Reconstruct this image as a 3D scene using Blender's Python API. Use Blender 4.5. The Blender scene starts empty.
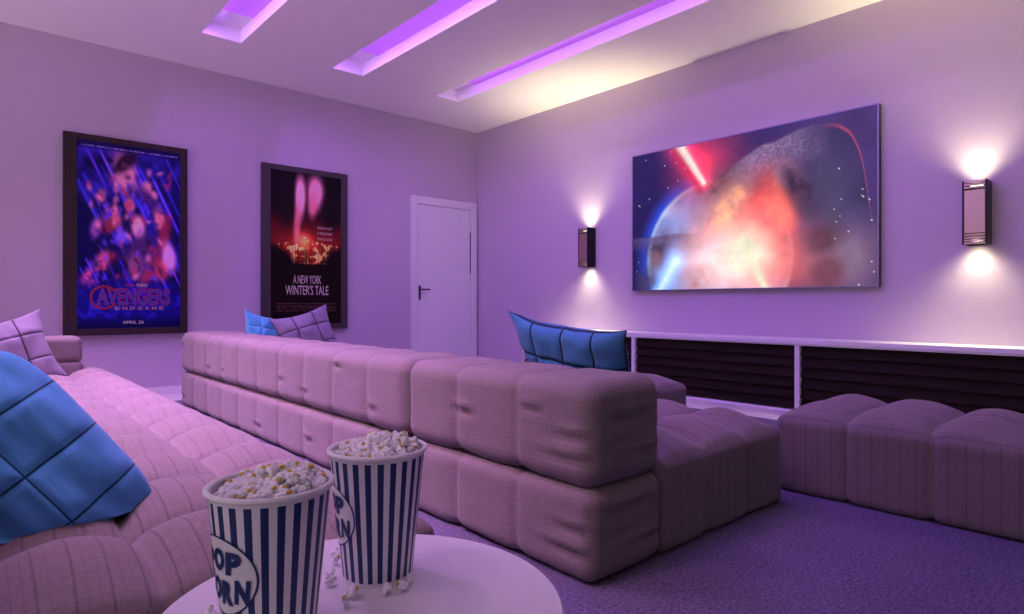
import bpy, bmesh, math, random
import numpy as np
from mathutils import Vector, Matrix, noise as mnoise

R = math.radians
scene = bpy.context.scene
COL = scene.collection

# ------------------------------------------------------------------ camera
cam_d = bpy.data.cameras.new('camera'); cam = bpy.data.objects.new('camera', cam_d); COL.objects.link(cam)
cam_d.sensor_fit = 'HORIZONTAL'; cam_d.sensor_width = 36.0
cam_d.lens = 621.15 / 1024 * 36.0
cam_d.shift_y = -3.1 / 1024
cam_d.clip_start = 0.02
YAW = 0.7295                                   # the view turns from +Y towards +X
cam.location = (0, 0, 0.80)
cam.rotation_euler = (math.pi / 2, 0, -YAW)
scene.camera = cam

# ------------------------------------------------------------------ exposure, world
scene.view_settings.view_transform = 'Standard'
scene.view_settings.look = 'None'
scene.view_settings.gamma = 1.0
scene.view_settings.use_curve_mapping = False
scene.view_settings.exposure = 0.0

WORLD_COL, WORLD_STR, WORLD_LOW = (1.0, 0.80, 0.92), 0.17, 2.0
STRIP_COL, STRIP_W = (0.40, 0.16, 1.0), 30.0
SCONCE_COL, SCONCE_W = (1.0, 0.92, 0.50), 90.0

world = bpy.data.worlds.new('fill_glow'); scene.world = world; world.use_nodes = True
bg = world.node_tree.nodes['Background']                 # added fill through the unbuilt side, made brighter from below to lift the ceiling
_wt = world.node_tree; _tc = _wt.nodes.new('ShaderNodeTexCoord'); _sx = _wt.nodes.new('ShaderNodeSeparateXYZ')
_wt.links.new(_tc.outputs['Generated'], _sx.inputs[0])
_mr = _wt.nodes.new('ShaderNodeMapRange'); _mr.inputs['From Min'].default_value = -0.35; _mr.inputs['From Max'].default_value = 0.25
_mr.inputs['To Min'].default_value = WORLD_LOW; _mr.inputs['To Max'].default_value = WORLD_STR
_wt.links.new(_sx.outputs[2], _mr.inputs['Value']); _wt.links.new(_mr.outputs[0], bg.inputs[1])
bg.inputs[0].default_value = (*WORLD_COL, 1)

# room numbers (metres)
XB, YA, HC = 5.0, 6.267, 3.0
FZ = -0.012                                    # hard floor; the rug's top is z = 0
XL, YN = -2.3, -2.4

# ------------------------------------------------------------------ helpers
def s2l(c):
    return tuple(((v / 12.92) if v <= 0.04045 else ((v + 0.055) / 1.055) ** 2.4) for v in c)
def hexc(h):
    h = h.lstrip('#'); return s2l(tuple(int(h[i:i + 2], 16) / 255 for i in (0, 2, 4)))

class NT:
    def __init__(self, name):
        self.m = bpy.data.materials.new(name); self.m.use_nodes = True
        self.t = self.m.node_tree; self.b = self.t.nodes['Principled BSDF']
    def n(self, typ, **kw):
        nd = self.t.nodes.new(typ)
        for k, v in kw.items():
            if isinstance(k, str) and hasattr(nd, k): setattr(nd, k, v)
        return nd
    def link(self, a, b): self.t.links.new(a, b)
    def math(self, op, a, b=None, c=None):
        nd = self.t.nodes.new('ShaderNodeMath'); nd.operation = op
        for i, v in enumerate((a, b, c)):
            if v is None: continue
            if isinstance(v, (int, float)): nd.inputs[i].default_value = v
            else: self.link(v, nd.inputs[i])
        return nd.outputs[0]
    def mul_col(self, col, fac):
        """colour * scalar socket"""
        nd = self.t.nodes.new('ShaderNodeVectorMath'); nd.operation = 'SCALE'
        if isinstance(col, tuple): nd.inputs[0].default_value = col
        else: self.link(col, nd.inputs[0])
        self.link(fac, nd.inputs['Scale']); return nd.outputs[0]
    def mix(self, fac, a, b):
        nd = self.t.nodes.new('ShaderNodeMix'); nd.data_type = 'RGBA'
        self.link(fac, nd.inputs[0])
        for i, v in ((6, a), (7, b)):
            if isinstance(v, tuple): nd.inputs[i].default_value = (*v, 1)
            else: self.link(v, nd.inputs[i])
        return nd.outputs[2]
    def noise(self, vec, scale, detail=3, rough=0.5):
        nd = self.t.nodes.new('ShaderNodeTexNoise'); nd.inputs['Scale'].default_value = scale
        nd.inputs['Detail'].default_value = detail; nd.inputs['Roughness'].default_value = rough
        if vec is not None: self.link(vec, nd.inputs['Vector'])
        return nd.outputs[0]
    def mapping(self, vec, scale):
        nd = self.t.nodes.new('ShaderNodeMapping'); nd.inputs['Scale'].default_value = scale
        self.link(vec, nd.inputs['Vector']); return nd.outputs[0]
    def bump(self, h, strength, dist=0.002):
        nd = self.t.nodes.new('ShaderNodeBump'); nd.inputs['Strength'].default_value = strength
        nd.inputs['Distance'].default_value = dist
        self.link(h, nd.inputs['Height']); self.link(nd.outputs[0], self.b.inputs['Normal'])

def paint(name, col, rough=0.6, metal=0.0, noise_amt=0.06, nscale=30.0, bump=0.0, spec=0.5):
    """Painted or plain surface with slight procedural mottling."""
    k = NT(name); tc = k.n('ShaderNodeTexCoord')
    f = k.noise(tc.outputs['Object'], nscale, 4)
    f = k.math('MULTIPLY_ADD', f, 2 * noise_amt, 1 - noise_amt)
    k.link(k.mul_col(tuple(col), f), k.b.inputs['Base Color'])
    k.b.inputs['Roughness'].default_value = rough; k.b.inputs['Metallic'].default_value = metal
    k.b.inputs['Specular IOR Level'].default_value = spec
    if bump: k.bump(k.noise(tc.outputs['Object'], nscale * 4, 4), bump)
    return k.m

def fabric(name, col, line=0.20, pitch=0.0165, slub=0.22, rough=0.9, seam=None, seam_col=None, seam_w=0.012, bump=0.35, wide=None):
    """Woven plaid linen on the mesh's metric UV map; optional stitched lines on the 'panel' UV map (n_u, n_v)."""
    k = NT(name)
    uv = k.n('ShaderNodeUVMap', uv_map='metric').outputs[0]
    sp = k.n('ShaderNodeSeparateXYZ'); k.link(uv, sp.inputs[0])
    warp = k.noise(uv, 9.0, 2)
    total = None
    for ax in (0, 1):
        c = sp.outputs[ax]
        c = k.math('MULTIPLY_ADD', warp, 0.004, c)
        q = k.math('DIVIDE', c, pitch)
        fr = k.math('FRACT', q); fl = k.math('FLOOR', q)
        d = k.math('ABSOLUTE', k.math('SUBTRACT', fr, 0.5))
        mask = k.math('SUBTRACT', 1.0, k.math('MINIMUM', k.math('DIVIDE', d, 0.16), 1.0))
        wn = k.n('ShaderNodeTexWhiteNoise', noise_dimensions='1D'); k.link(fl, wn.inputs['W'])
        a = k.math('MULTIPLY_ADD', wn.outputs[0], 0.6, 0.5)
        m = k.math('MULTIPLY', k.math('MULTIPLY', mask, a), line)
        total = m if total is None else k.math('ADD', total, m)
    if wide:
        q = k.math('DIVIDE', k.math('MULTIPLY_ADD', warp, 0.006, sp.outputs[0]), wide[0])
        d = k.math('ABSOLUTE', k.math('SUBTRACT', k.math('FRACT', q), 0.5))
        total = k.math('ADD', total, k.math('MULTIPLY', k.math('SUBTRACT', 1.0, k.math('MINIMUM', k.math('DIVIDE', d, 0.07), 1.0)), wide[1]))
    s1 = k.noise(k.mapping(uv, (420, 40, 1)), 1.0, 2)
    s2 = k.noise(k.mapping(uv, (40, 420, 1)), 1.0, 2)
    sl = k.math('ADD', s1, s2)                                 # about 1
    f = k.math('SUBTRACT', k.math('MULTIPLY_ADD', k.math('SUBTRACT', sl, 1.0), slub * 2, 1.0), total)
    base = k.mul_col(tuple(col), f)
    h = sl
    if seam:
        uv2 = k.n('ShaderNodeUVMap', uv_map='panel').outputs[0]
        sp2 = k.n('ShaderNodeSeparateXYZ'); k.link(uv2, sp2.inputs[0])
        best = None
        for ax, n in ((0, seam[0]), (1, seam[1])):
            if not n: continue
            fr = k.math('FRACT', k.math('MULTIPLY_ADD', sp2.outputs[ax], n, 0.5))
            d = k.math('DIVIDE', k.math('ABSOLUTE', k.math('SUBTRACT', fr, 0.5)), n)
            best = d if best is None else k.math('MINIMUM', best, d)
        mk = k.math('SUBTRACT', 1.0, k.math('MINIMUM', k.math('MAXIMUM', k.math('DIVIDE', k.math('SUBTRACT', best, seam_w * 0.5), seam_w * 0.5), 0.0), 1.0))
        base = k.mix(mk, base, tuple(seam_col))
    k.link(base, k.b.inputs['Base Color'])
    k.b.inputs['Roughness'].default_value = rough
    k.b.inputs['Specular IOR Level'].default_value = 0.2
    k.b.inputs['Sheen Weight'].default_value = 0.15
    k.bump(h, bump, 0.0015)
    return k.m

def wood(name, c1, c2, axis=1, rough=0.45):
    k = NT(name); tc = k.n('ShaderNodeTexCoord')
    sc = [40, 40, 40]; sc[axis] = 2.0
    n = k.noise(k.mapping(tc.outputs['Object'], tuple(sc)), 1.0, 5, 0.6)
    n = k.math('MINIMUM', k.math('MAXIMUM', k.math('MULTIPLY_ADD', n, 2.2, -0.6), 0.0), 1.0)
    k.link(k.mix(n, tuple(c1), tuple(c2)), k.b.inputs['Base Color'])
    k.b.inputs['Roughness'].default_value = rough; k.b.inputs['Specular IOR Level'].default_value = 0.12
    k.bump(n, 0.2, 0.001)
    return k.m

def glow(name, col, strength):
    k = NT(name)
    tc = k.n('ShaderNodeTexCoord'); f = k.math('MULTIPLY_ADD', k.noise(tc.outputs['Object'], 3.0, 1), 0.1, 0.95)
    k.link(k.mul_col(tuple(col), f), k.b.inputs['Emission Color'])
    k.b.inputs['Base Color'].default_value = (*col, 1)
    k.b.inputs['Emission Strength'].default_value = strength
    return k.m

def art_mat(name, emit=0.0, rough=0.35):
    """Printed or displayed picture: the mesh's colour attribute 'art'."""
    k = NT(name); a = k.n('ShaderNodeAttribute', attribute_name='art')
    if emit:
        k.b.inputs['Base Color'].default_value = (0.02, 0.02, 0.02, 1)
        k.link(a.outputs['Color'], k.b.inputs['Emission Color']); k.b.inputs['Emission Strength'].default_value = emit
    else:
        k.link(a.outputs['Color'], k.b.inputs['Base Color'])
    k.b.inputs['Roughness'].default_value = rough; k.b.inputs['Specular IOR Level'].default_value = 0.12
    return k.m

def mesh_obj(name, verts, faces, mat, parent=None, smooth=False, uvs=None, loc=None, mats=None, midx=None):
    me = bpy.data.meshes.new(name); me.from_pydata([tuple(v) for v in verts], [], [tuple(f) for f in faces])
    for m in (mats or [mat]): me.materials.append(m)
    if midx is not None: me.polygons.foreach_set('material_index', midx)
    if smooth: me.polygons.foreach_set('use_smooth', [True] * len(me.polygons))
    for nm, per_vert in (uvs or {}).items():
        lay = me.uv_layers.new(name=nm); idx = np.empty(len(me.loops), dtype=np.int32)
        me.loops.foreach_get('vertex_index', idx)
        lay.data.foreach_set('uv', np.asarray(per_vert, dtype=np.float32)[idx].ravel())
    me.update()
    o = bpy.data.objects.new(name, me); COL.objects.link(o)
    if parent: o.parent = parent
    if loc is not None: o.location = loc
    return o

class MB:
    """Collects shapes and links them as one mesh object."""
    def __init__(self): self.bm = bmesh.new()
    def box(self, x0, x1, y0, y1, z0, z1, bevel=0.0, seg=2):
        b = bmesh.new(); bmesh.ops.create_cube(b, size=1.0)
        bmesh.ops.scale(b, vec=(abs(x1 - x0), abs(y1 - y0), abs(z1 - z0)), verts=b.verts)
        bmesh.ops.translate(b, vec=((x0 + x1) / 2, (y0 + y1) / 2, (z0 + z1) / 2), verts=b.verts)
        if bevel: bmesh.ops.bevel(b, geom=b.edges[:], offset=bevel, segments=seg, profile=0.5, affect='EDGES')
        self.merge(b); return self
    def merge(self, b):
        me = bpy.data.meshes.new('tmp'); b.to_mesh(me); b.free(); self.bm.from_mesh(me); bpy.data.meshes.remove(me)
    def prism(self, pts, axis, a0, a1):
        """Extrude a closed 2-D outline along an axis ('x','y','z')."""
        def P(p, a):
            return {'x': (a, p[0], p[1]), 'y': (p[0], a, p[1]), 'z': (p[0], p[1], a)}[axis]
        v0 = [self.bm.verts.new(P(p, a0)) for p in pts]; v1 = [self.bm.verts.new(P(p, a1)) for p in pts]
        n = len(pts)
        self.bm.faces.new(v0); self.bm.faces.new(v1[::-1])
        for i in range(n): self.bm.faces.new((v0[i], v1[i], v1[(i + 1) % n], v0[(i + 1) % n]))
        return self
    def lathe(self, prof, n=64, c=(0, 0, 0)):
        rings = []
        for r, z in prof:
            if r < 1e-6: rings.append([self.bm.verts.new((c[0], c[1], c[2] + z))])
            else: rings.append([self.bm.verts.new((c[0] + r * math.cos(2 * math.pi * i / n), c[1] + r * math.sin(2 * math.pi * i / n), c[2] + z)) for i in range(n)])
        for a, b in zip(rings, rings[1:]):
            for i in range(n):
                j = (i + 1) % n
                if len(a) == 1 and len(b) == 1: continue
                if len(a) == 1: self.bm.faces.new((a[0], b[j], b[i]))
                elif len(b) == 1: self.bm.faces.new((a[i], a[j], b[0]))
                else: self.bm.faces.new((a[i], a[j], b[j], b[i]))
        return self
    def tube(self, p0, p1, r, n=16):
        p0, p1 = Vector(p0), Vector(p1); d = (p1 - p0); L = d.length
        b = bmesh.new(); bmesh.ops.create_cone(b, cap_ends=True, segments=n, radius1=r, radius2=r, depth=L)
        bmesh.ops.rotate(b, matrix=d.to_track_quat('Z', 'Y').to_matrix(), verts=b.verts)
        bmesh.ops.translate(b, vec=(p0 + p1) / 2, verts=b.verts); self.merge(b); return self
    def build(self, name, mat, parent=None, smooth=False, loc=None):
        bmesh.ops.recalc_face_normals(self.bm, faces=self.bm.faces[:])
        me = bpy.data.meshes.new(name); self.bm.to_mesh(me); self.bm.free()
        me.materials.append(mat)
        if smooth:
            me.polygons.foreach_set('use_smooth', [True] * len(me.polygons))
            me.set_sharp_from_angle(angle=R(40))
        o = bpy.data.objects.new(name, me); COL.objects.link(o)
        if parent: o.parent = parent
        if loc is not None: o.location = loc
        return o

def thing(name, label, cat, loc=(0, 0, 0), rotz=0.0, group=None):
    o = bpy.data.objects.new(name, None); COL.objects.link(o); o.empty_display_size = 0.1
    o.location = loc; o.rotation_euler = (0, 0, rotz)
    tag(o, label, cat, group); return o
def tag(o, label, cat, group=None):
    o['label'] = label; o['category'] = cat
    if group: o['group'] = group
    return o
def struct(o, label=None, cat=None):
    o['kind'] = 'structure'
    if label: o['label'] = label
    if cat: o['category'] = cat
    return o

def lamp(name, typ, loc, direction, col, watts, parent=None, **kw):
    d = bpy.data.lights.new(name, typ); d.color = col; d.energy = watts
    fall = kw.pop('falloff', None)
    if fall:                          # unphysical falloff, slowed so the beam carries farther along the wall
        d.use_nodes = True; em = d.node_tree.nodes['Emission']; fo = d.node_tree.nodes.new('ShaderNodeLightFalloff')
        fo.inputs['Strength'].default_value = 1.0; d.node_tree.links.new(fo.outputs[fall], em.inputs['Strength'])
    for k, v in kw.items(): setattr(d, k, v)
    o = bpy.data.objects.new(name, d); COL.objects.link(o); o.location = loc
    o.rotation_euler = (0, -math.atan2(direction[0], -direction[2]), 0) if typ == 'AREA' else Vector(direction).to_track_quat('-Z', 'Y').to_euler()
    if parent: o.parent = parent
    return o

# ------------------------------------------------------------------ materials
M = {}
M['wall'] = paint('wall_paint', hexc('#c3b1c8'), 0.75, noise_amt=0.03, nscale=14, bump=0.15)
M['rear_wall'] = paint('bounce_cut_wall_paint', hexc('#3c343c'), 0.8, noise_amt=0.03, nscale=14)  # unseen wall, coloured dark to cut bounced light
M['ceiling'] = paint('ceiling_paint', hexc('#f6eef2'), 0.85, noise_amt=0.015, nscale=10)
M['white'] = paint('white_lacquer', hexc('#e8e4ea'), 0.35, noise_amt=0.01)
M['door'] = paint('door_paint', hexc('#e2dde6'), 0.45, noise_amt=0.015)
M['floor'] = paint('pale_floor', hexc('#dcd4da'), 0.45, noise_amt=0.02, nscale=6)
M['dark_metal'] = paint('dark_metal', hexc('#2b2a30'), 0.35, metal=0.8)
M['bronze_metal'] = paint('bronze_metal', hexc('#c4a8a0'), 0.42, metal=1.0, noise_amt=0.04, nscale=60)
M['silver'] = paint('silver_trim', hexc('#8d86a0'), 0.35, metal=0.7)
M['black_plastic'] = paint('black_plastic', hexc('#17161a'), 0.3)
M['wood'] = wood('dark_slat_wood', hexc('#15100c'), hexc('#2e211a'), axis=1, rough=0.7)
M['frame_wood'] = wood('frame_wood', hexc('#33272a'), hexc('#43353a'), axis=2, rough=0.55)
M['frame_grain'] = paint('speckled_frame', hexc('#3b3036'), 0.5, noise_amt=0.25, nscale=120)
M['sofa'] = fabric('grey_plaid_linen', hexc('#85777a'))
M['sofa_seat'] = fabric('grey_wide_plaid_linen', hexc('#85777a'), line=0.14, wide=(0.050, 0.30))
M['blue'] = fabric('blue_linen', hexc('#4682b6'), line=0.05, pitch=0.01, slub=0.16, seam=(4, 3), seam_col=hexc('#0e2c40'), seam_w=0.010)
M['big_blue'] = fabric('blue_quilted_linen', hexc('#58a4e2'), line=0.05, pitch=0.01, slub=0.16, seam=(2, 4), seam_col=hexc('#124560'), seam_w=0.007)
M['light_blue'] = fabric('light_blue_linen', hexc('#4a9cc4'), line=0.05, pitch=0.01, slub=0.12, seam=(3, 3), seam_col=hexc('#7fc0e2'), seam_w=0.008)
M['plaid'] = fabric('pale_checked_linen', hexc('#857a90'), line=0.10, pitch=0.02, slub=0.14, seam=(3, 3), seam_col=hexc('#3c2a40'), seam_w=0.012)
M['cup_white'] = paint('white_card', hexc('#eceaf0'), 0.45, noise_amt=0.01)
M['cup_blue'] = paint('navy_ink', hexc('#0a2a6a'), 0.45, noise_amt=0.03)
M['corn'] = paint('popped_corn', hexc('#f6f5fa'), 0.7, noise_amt=0.08, nscale=200)
M['hull'] = paint('corn_hull', hexc('#d6b62e'), 0.5, noise_amt=0.2, nscale=150)
M['table'] = paint('white_tabletop', hexc('#e8e4ec'), 0.38, noise_amt=0.01)
M['lamp_glow'] = glow('warm_lamp_glow', hexc('#fff2d0'), 3.0)
M['panel_glow'] = glow('violet_diffuser_glow', (0.50, 0.15, 0.72), 0.42)
M['tape_glow'] = glow('purple_strip_glow', (0.66, 0.30, 1.0), 10.0)
M['print_light'] = paint('pale_print', hexc('#d9c4bd'), 0.5)
M['print_red'] = paint('red_print', hexc('#a5182c'), 0.5)
M['print_blue'] = paint('blue_print', hexc('#2a35a8'), 0.5)
M['print_orange'] = paint('orange_print', hexc('#d08a6a'), 0.5)

# rug: short loop pile
k = NT('purple_grey_pile'); tc = k.n('ShaderNodeTexCoord')
n1 = k.noise(tc.outputs['Object'], 95, 4, 0.8); n2 = k.noise(tc.outputs['Object'], 5, 3)
f = k.math('ADD', k.math('MULTIPLY_ADD', n1, 3.4, -0.70), k.math('MULTIPLY_ADD', n2, 0.25, -0.12))
k.link(k.mul_col(hexc('#6e6482'), f), k.b.inputs['Base Color']); k.b.inputs['Roughness'].default_value = 0.95
k.b.inputs['Specular IOR Level'].default_value = 0.1
k.bump(n1, 1.0, 0.006)
M['rug'] = k.m

# ------------------------------------------------------------------ the room
struct(MB().box(XL, XB + 0.1, YN, YA + 0.1, FZ - 0.1, FZ).build('floor', M['floor']))
struct(MB().box(XL, XB + 0.1, YA, YA + 0.1, FZ, HC + 0.3).build('wall_back', M['wall']))
struct(MB().box(XB, XB + 0.1, YN, YA, FZ, HC + 0.3).build('wall_right', M['wall']))
struct(MB().box(XL, XB + 0.1, YN - 0.1, YN, FZ, HC + 0.3).build('wall_front', M['rear_wall']))  # unseen wall, added to hold back world light from the near side

STRIPS = [(1.48, 1.787), (2.612, 2.922), (3.775, 4.07), (0.34, 0.645), (-0.80, -0.49)]  # last two slots are unseen, added for their pink light on the sofas
SY1, SD = 5.43, 0.11
def strip_y0(s): return 1.25 if s[0] < 0 else (2.0 if s[0] < 1 else 1.0)
ce = MB()
xs = [XL] + [v for s in sorted(STRIPS) for v in s] + [XB]
for i in range(0, len(xs), 2): ce.box(xs[i], xs[i + 1], YN, YA, HC, HC + 0.3)
for s in STRIPS:
    ce.box(s[0], s[1], SY1, YA, HC, HC + 0.3); ce.box(s[0], s[1], YN, strip_y0(s), HC, HC + 0.3)
    ce.box(s[0], s[1], strip_y0(s), SY1, HC + SD, HC + 0.3)
struct(ce.build('ceiling', M['ceiling']))

strip_labels = ['leftmost of the three purple glowing light slots in the white ceiling',
                'middle one of the three purple glowing light slots in the white ceiling',
                'purple glowing ceiling light slot nearest the screen wall',
                'unseen pinkish ceiling light slot added to light the left sofa seat',
                'unseen pinkish ceiling light slot added to light the middle sofa backrest']
for s, lab in zip(STRIPS, strip_labels):
    t = thing('recessed_strip_light', lab, 'ceiling light', (s[0], strip_y0(s), HC), 0, 'recessed purple strip lights')
    L = SY1 - strip_y0(s)
    MB().box(0.002, 0.014, 0.02, L - 0.25, SD - 0.034, SD - 0.004, 0.002).build('mounting_rail', M['white'], t)
    MB().box(0.014, 0.020, 0.03, L - 0.26, SD - 0.030, SD - 0.012, 0.001).build('light_tape', M['tape_glow'], t)
    w = s[1] - s[0]
    MB().box(0.022, w - 0.004, 0.05, L - 0.30, SD - 0.006, SD - 0.001).build('diffuser_panel', M['panel_glow'], t)
    pink = s[0] < 1
    lamp('strip_lamp', 'AREA', (0.024, L / 2, SD - 0.022), (0.12, 0, -0.99) if s[0] > 0 and pink else ((0.52, 0, -0.85) if pink else (0.06, 0, -1)),
         ((0.98, 0.50, 0.86) if s[0] < 0 else (0.74, 0.37, 1.0)) if pink else STRIP_COL, STRIP_W * ((0.95 if s[0] < 0 else 3.1) if pink else (0.34 if s[0] > 3 else 1.85)), t,
         spread=R(40 if s[0] < 0 else 80) if pink else R(168), shape='RECTANGLE', size=0.03, size_y=L - 0.3)

# baseboards
struct(MB().box(XL, 3.985, YA - 0.014, YA, FZ, 0.055, 0.003).build('baseboard_back', M['white']))
struct(MB().box(XB - 0.014, XB, 5.10, YA - 0.02, FZ, 0.055, 0.003).build('baseboard_right', M['white']))

# door in the back wall
d = bpy.data.objects.new('door_1', None); COL.objects.link(d); d.location = (3.988, YA, FZ)
struct(d, 'plain white door with a dark lever handle in the corner', 'door')
fr = MB(); W, H, fw = 0.985, 2.097, 0.092
fr.box(0, fw, -0.03, 0, 0, H, 0.004).box(W - fw, W, -0.03, 0, 0, H, 0.004).box(fw, W - fw, -0.03, 0, H - fw, H, 0.004)
fr.build('door_frame', M['door'], d)
MB().box(fw + 0.004, W - fw - 0.004, -0.012, 0, 0.006, H - fw - 0.004, 0.002).build('door_leaf', M['door'], d)
MB().box(W - fw - 0.010, W - fw - 0.001, -0.02, -0.010, 1.20, 1.72, 0.001).build('hinge', M['dark_metal'], d)
hd = MB().box(fw + 0.022, fw + 0.046, -0.022, -0.012, 0.86, 1.03, 0.003)
hd.tube((fw + 0.034, -0.018, 0.985), (fw + 0.034, -0.060, 0.985), 0.009)
hd.tube((fw + 0.030, -0.056, 0.985), (fw + 0.155, -0.056, 0.985), 0.009)
hd.build('door_handle', M['dark_metal'], d, smooth=True)

# the rug under the seating
rug = MB().box(-1.9, 4.22, -1.9, 5.69, FZ, 0.0, 0.004).build('carpet', M['rug'])
tag(rug, 'large purple-grey short-pile carpet under the sofas, pale floor border around it', 'carpet')

# ------------------------------------------------------------------ upholstery
def cushion_mesh(name, size, seams, rad=0.05, depth=0.014, dome=0.0, seed=0, cell=0.013, creases=(), wob=0.003, pw=4.5, floor=0.42, groove=0.006):
    """Tufted block: size (x, y, z), base at z=0, min corner at the origin. seams = interior seam positions per axis."""
    S = np.array(size, float); rng = np.random.RandomState(seed)
    key = {}; V = []; F = []; UVs = []; loops_uv = []
    pts = []; uvl = []
    N = [max(4, int(round(s / cell))) for s in S]
    lin = [np.linspace(0, s, n + 1) for s, n in zip(S, N)]
    def vid(i, j, l):
        kk = (i, j, l); r = key.get(kk)
        if r is None:
            r = key[kk] = len(pts); pts.append((lin[0][i], lin[1][j], lin[2][l]))
        return r
    uvoff = rng.rand(6, 2) * 3.0
    for ax in range(3):
        a, b = [(1, 2), (0, 2), (0, 1)][ax]
        for side in (0, 1):
            fixed = N[ax] if side else 0
            off = uvoff[ax]                       # opposite faces share the weave phase
            for i in range(N[a]):
                for j in range(N[b]):
                    q = []
                    for di, dj in ((0, 0), (1, 0), (1, 1), (0, 1)):
                        ix = [0, 0, 0]; ix[ax] = fixed; ix[a] = i + di; ix[b] = j + dj
                        q.append((vid(*ix), lin[a][i + di] + off[0], lin[b][j + dj] + off[1]))
                    flip = (side == 1) ^ (ax == 1)
                    if not flip: q = q[::-1]
                    F.append([t[0] for t in q]); uvl.extend([(t[1], t[2]) for t in q])
    P = np.array(pts)
    r = np.array([min(rad, s * 0.49) for s in S])
    inner = np.clip(P, r, S - r); dv = P - inner
    # map the cube corner region onto a quarter round
    dn = dv / r
    ln = np.linalg.norm(dn, axis=1); mx = np.abs(dn).max(axis=1)
    n = dn / np.maximum(ln, 1e-9)[:, None]
    Q = inner + n * mx[:, None] * r
    nn = n ** 2
    disp = np.zeros(len(P))
    for ax in range(3):
        sm = seams[ax]
        if not len(sm): continue
        bounds = [0.0] + list(sm) + [S[ax]]
        wmean = np.mean(np.diff(bounds))
        for s0 in sm:
            dd = 0.72 + 0.5 * rng.rand()
            t = np.clip(np.abs(P[:, ax] - s0) / (wmean * 0.5), 0, 1)
            disp -= depth * dd * (1 - t) ** pw * 1.0 * (1 - nn[:, ax])
            # sharp stitched groove
            disp -= groove * np.exp(-(P[:, ax] - s0) ** 2 / (2 * 0.007 ** 2)) * (1 - nn[:, ax])
    Q = Q + n * disp[:, None]
    if dome:
        pr = np.ones(len(P))
        for ax in (0, 1):
            bounds = np.array([0.0] + list(seams[ax]) + [S[ax]]); wseg = np.mean(np.diff(bounds))
            edge = np.minimum(P[:, ax], S[ax] - P[:, ax])
            pr *= np.sin(0.5 * math.pi * np.clip(edge / (0.62 * wseg), 0, 1)) ** 0.9
            if len(seams[ax]):
                dmin = np.min(np.abs(P[:, ax][:, None] - np.array(seams[ax])[None]), axis=1)
                pr *= floor + (1 - floor) * (1 - (1 - np.clip(dmin / (0.5 * wseg), 0, 1)) ** 2.2)
        Q[:, 2] += dome * pr * np.clip(n[:, 2], 0, 1) ** 2
    for (ax, along, c0, z0, ln_, dp, side) in creases:   # short pulled creases on a face
        w = np.clip(side * n[:, ax], 0, 1)
        g = np.exp(-((P[:, 2] - z0) / 0.011) ** 2) * np.exp(-((P[:, along] - c0) / ln_) ** 2)
        g2 = np.exp(-((P[:, 2] - z0 - 0.022) / 0.012) ** 2) * np.exp(-((P[:, along] - c0) / ln_) ** 2)
        Q += n * (w * (-dp * g + dp * 0.6 * g2))[:, None]
    o3 = rng.rand(3) * 20
    if wob:
        for i in range(len(Q)):
            p = P[i] + o3
            v = mnoise.noise(Vector((p[0] * 7, p[1] * 7, p[2] * 7))) + 0.5 * mnoise.noise(Vector((p[0] * 17, p[1] * 17, p[2] * 22)))
            Q[i] += n[i] * (v * wob)
    Q[:, 2] = np.where(P[:, 2] < 1e-6, np.maximum(Q[:, 2], 0.0), Q[:, 2]); Q[:, 2] = np.maximum(Q[:, 2], 0.0)
    me = bpy.data.meshes.new(name); me.from_pydata([tuple(v) for v in Q], [], F)
    me.polygons.foreach_set('use_smooth', [True] * len(me.polygons))
    lay = me.uv_layers.new(name='metric'); lay.data.foreach_set('uv', np.array(uvl, dtype=np.float32).ravel())
    me.materials.append(M['sofa_seat' if name in ('seat_cushion', 'ottoman') else 'sofa']); me.update()
    return me

def put(name, me, parent, loc):
    o = bpy.data.objects.new(name, me); COL.objects.link(o); o.parent = parent; o.location = loc; return o

def even(L, n): return [L * i / n for i in range(1, n)]

def back_creases(L, n, seed, zmax):
    rng = random.Random(seed); out = []
    for i in range(n):
        c = L * (i + 1) / n - 0.05
        for s in (-1, 1):
            if rng.random() < 0.55:
                out.append((0, 1, c + rng.uniform(-0.03, 0.03), zmax * rng.choice((0.3, 0.42, 0.55, 0.72, 0.85)), rng.uniform(0.035, 0.06), rng.uniform(0.010, 0.017), s))
    return out

# sofa in its own frame: x=0 back outer face, y=0 near end, z=0 floor
BK, ST, LN, LF = 0.352, 0.838, 0.965, 3.29          # back thickness, seat depth, near and far module lengths
SH = 0.300
def near_end_creases():
    return [(1, 0, 0.17, 0.20, 0.09, 0.012, -1), (1, 0, 0.26, 0.085, 0.07, 0.012, -1), (0, 1, 0.10, 0.085, 0.09, 0.012, -1), (0, 1, 0.08, 0.15, 0.06, 0.011, -1),
            (1, 0, 0.12, 0.13, 0.05, 0.006, -1)]
up_n = cushion_mesh('backrest_bolster', (BK, LN, 0.316), ([], even(LN, 3), []), 0.062, 0.012, 0, 1, creases=near_end_creases() + back_creases(LN, 3, 4, 0.29))
lo_n = cushion_mesh('backrest_bolster', (BK, LN, 0.272), ([], even(LN, 3), []), 0.05, 0.012, 0, 2, creases=near_end_creases())
up_f = cushion_mesh('backrest_bolster', (BK, LF, 0.316), ([], even(LF, 10), []), 0.062, 0.012, 0, 3, creases=back_creases(LF, 10, 7, 0.29), cell=0.014)
lo_f = cushion_mesh('backrest_bolster', (BK, LF, 0.272), ([], even(LF, 10), []), 0.05, 0.012, 0, 4, creases=back_creases(LF, 10, 9, 0.28), cell=0.014)
se_n = cushion_mesh('seat_cushion', (ST, LN, SH), (even(ST, 3), even(LN, 3), []), 0.030, 0.007, 0.076, 5, floor=0.46, groove=0.013)
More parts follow.
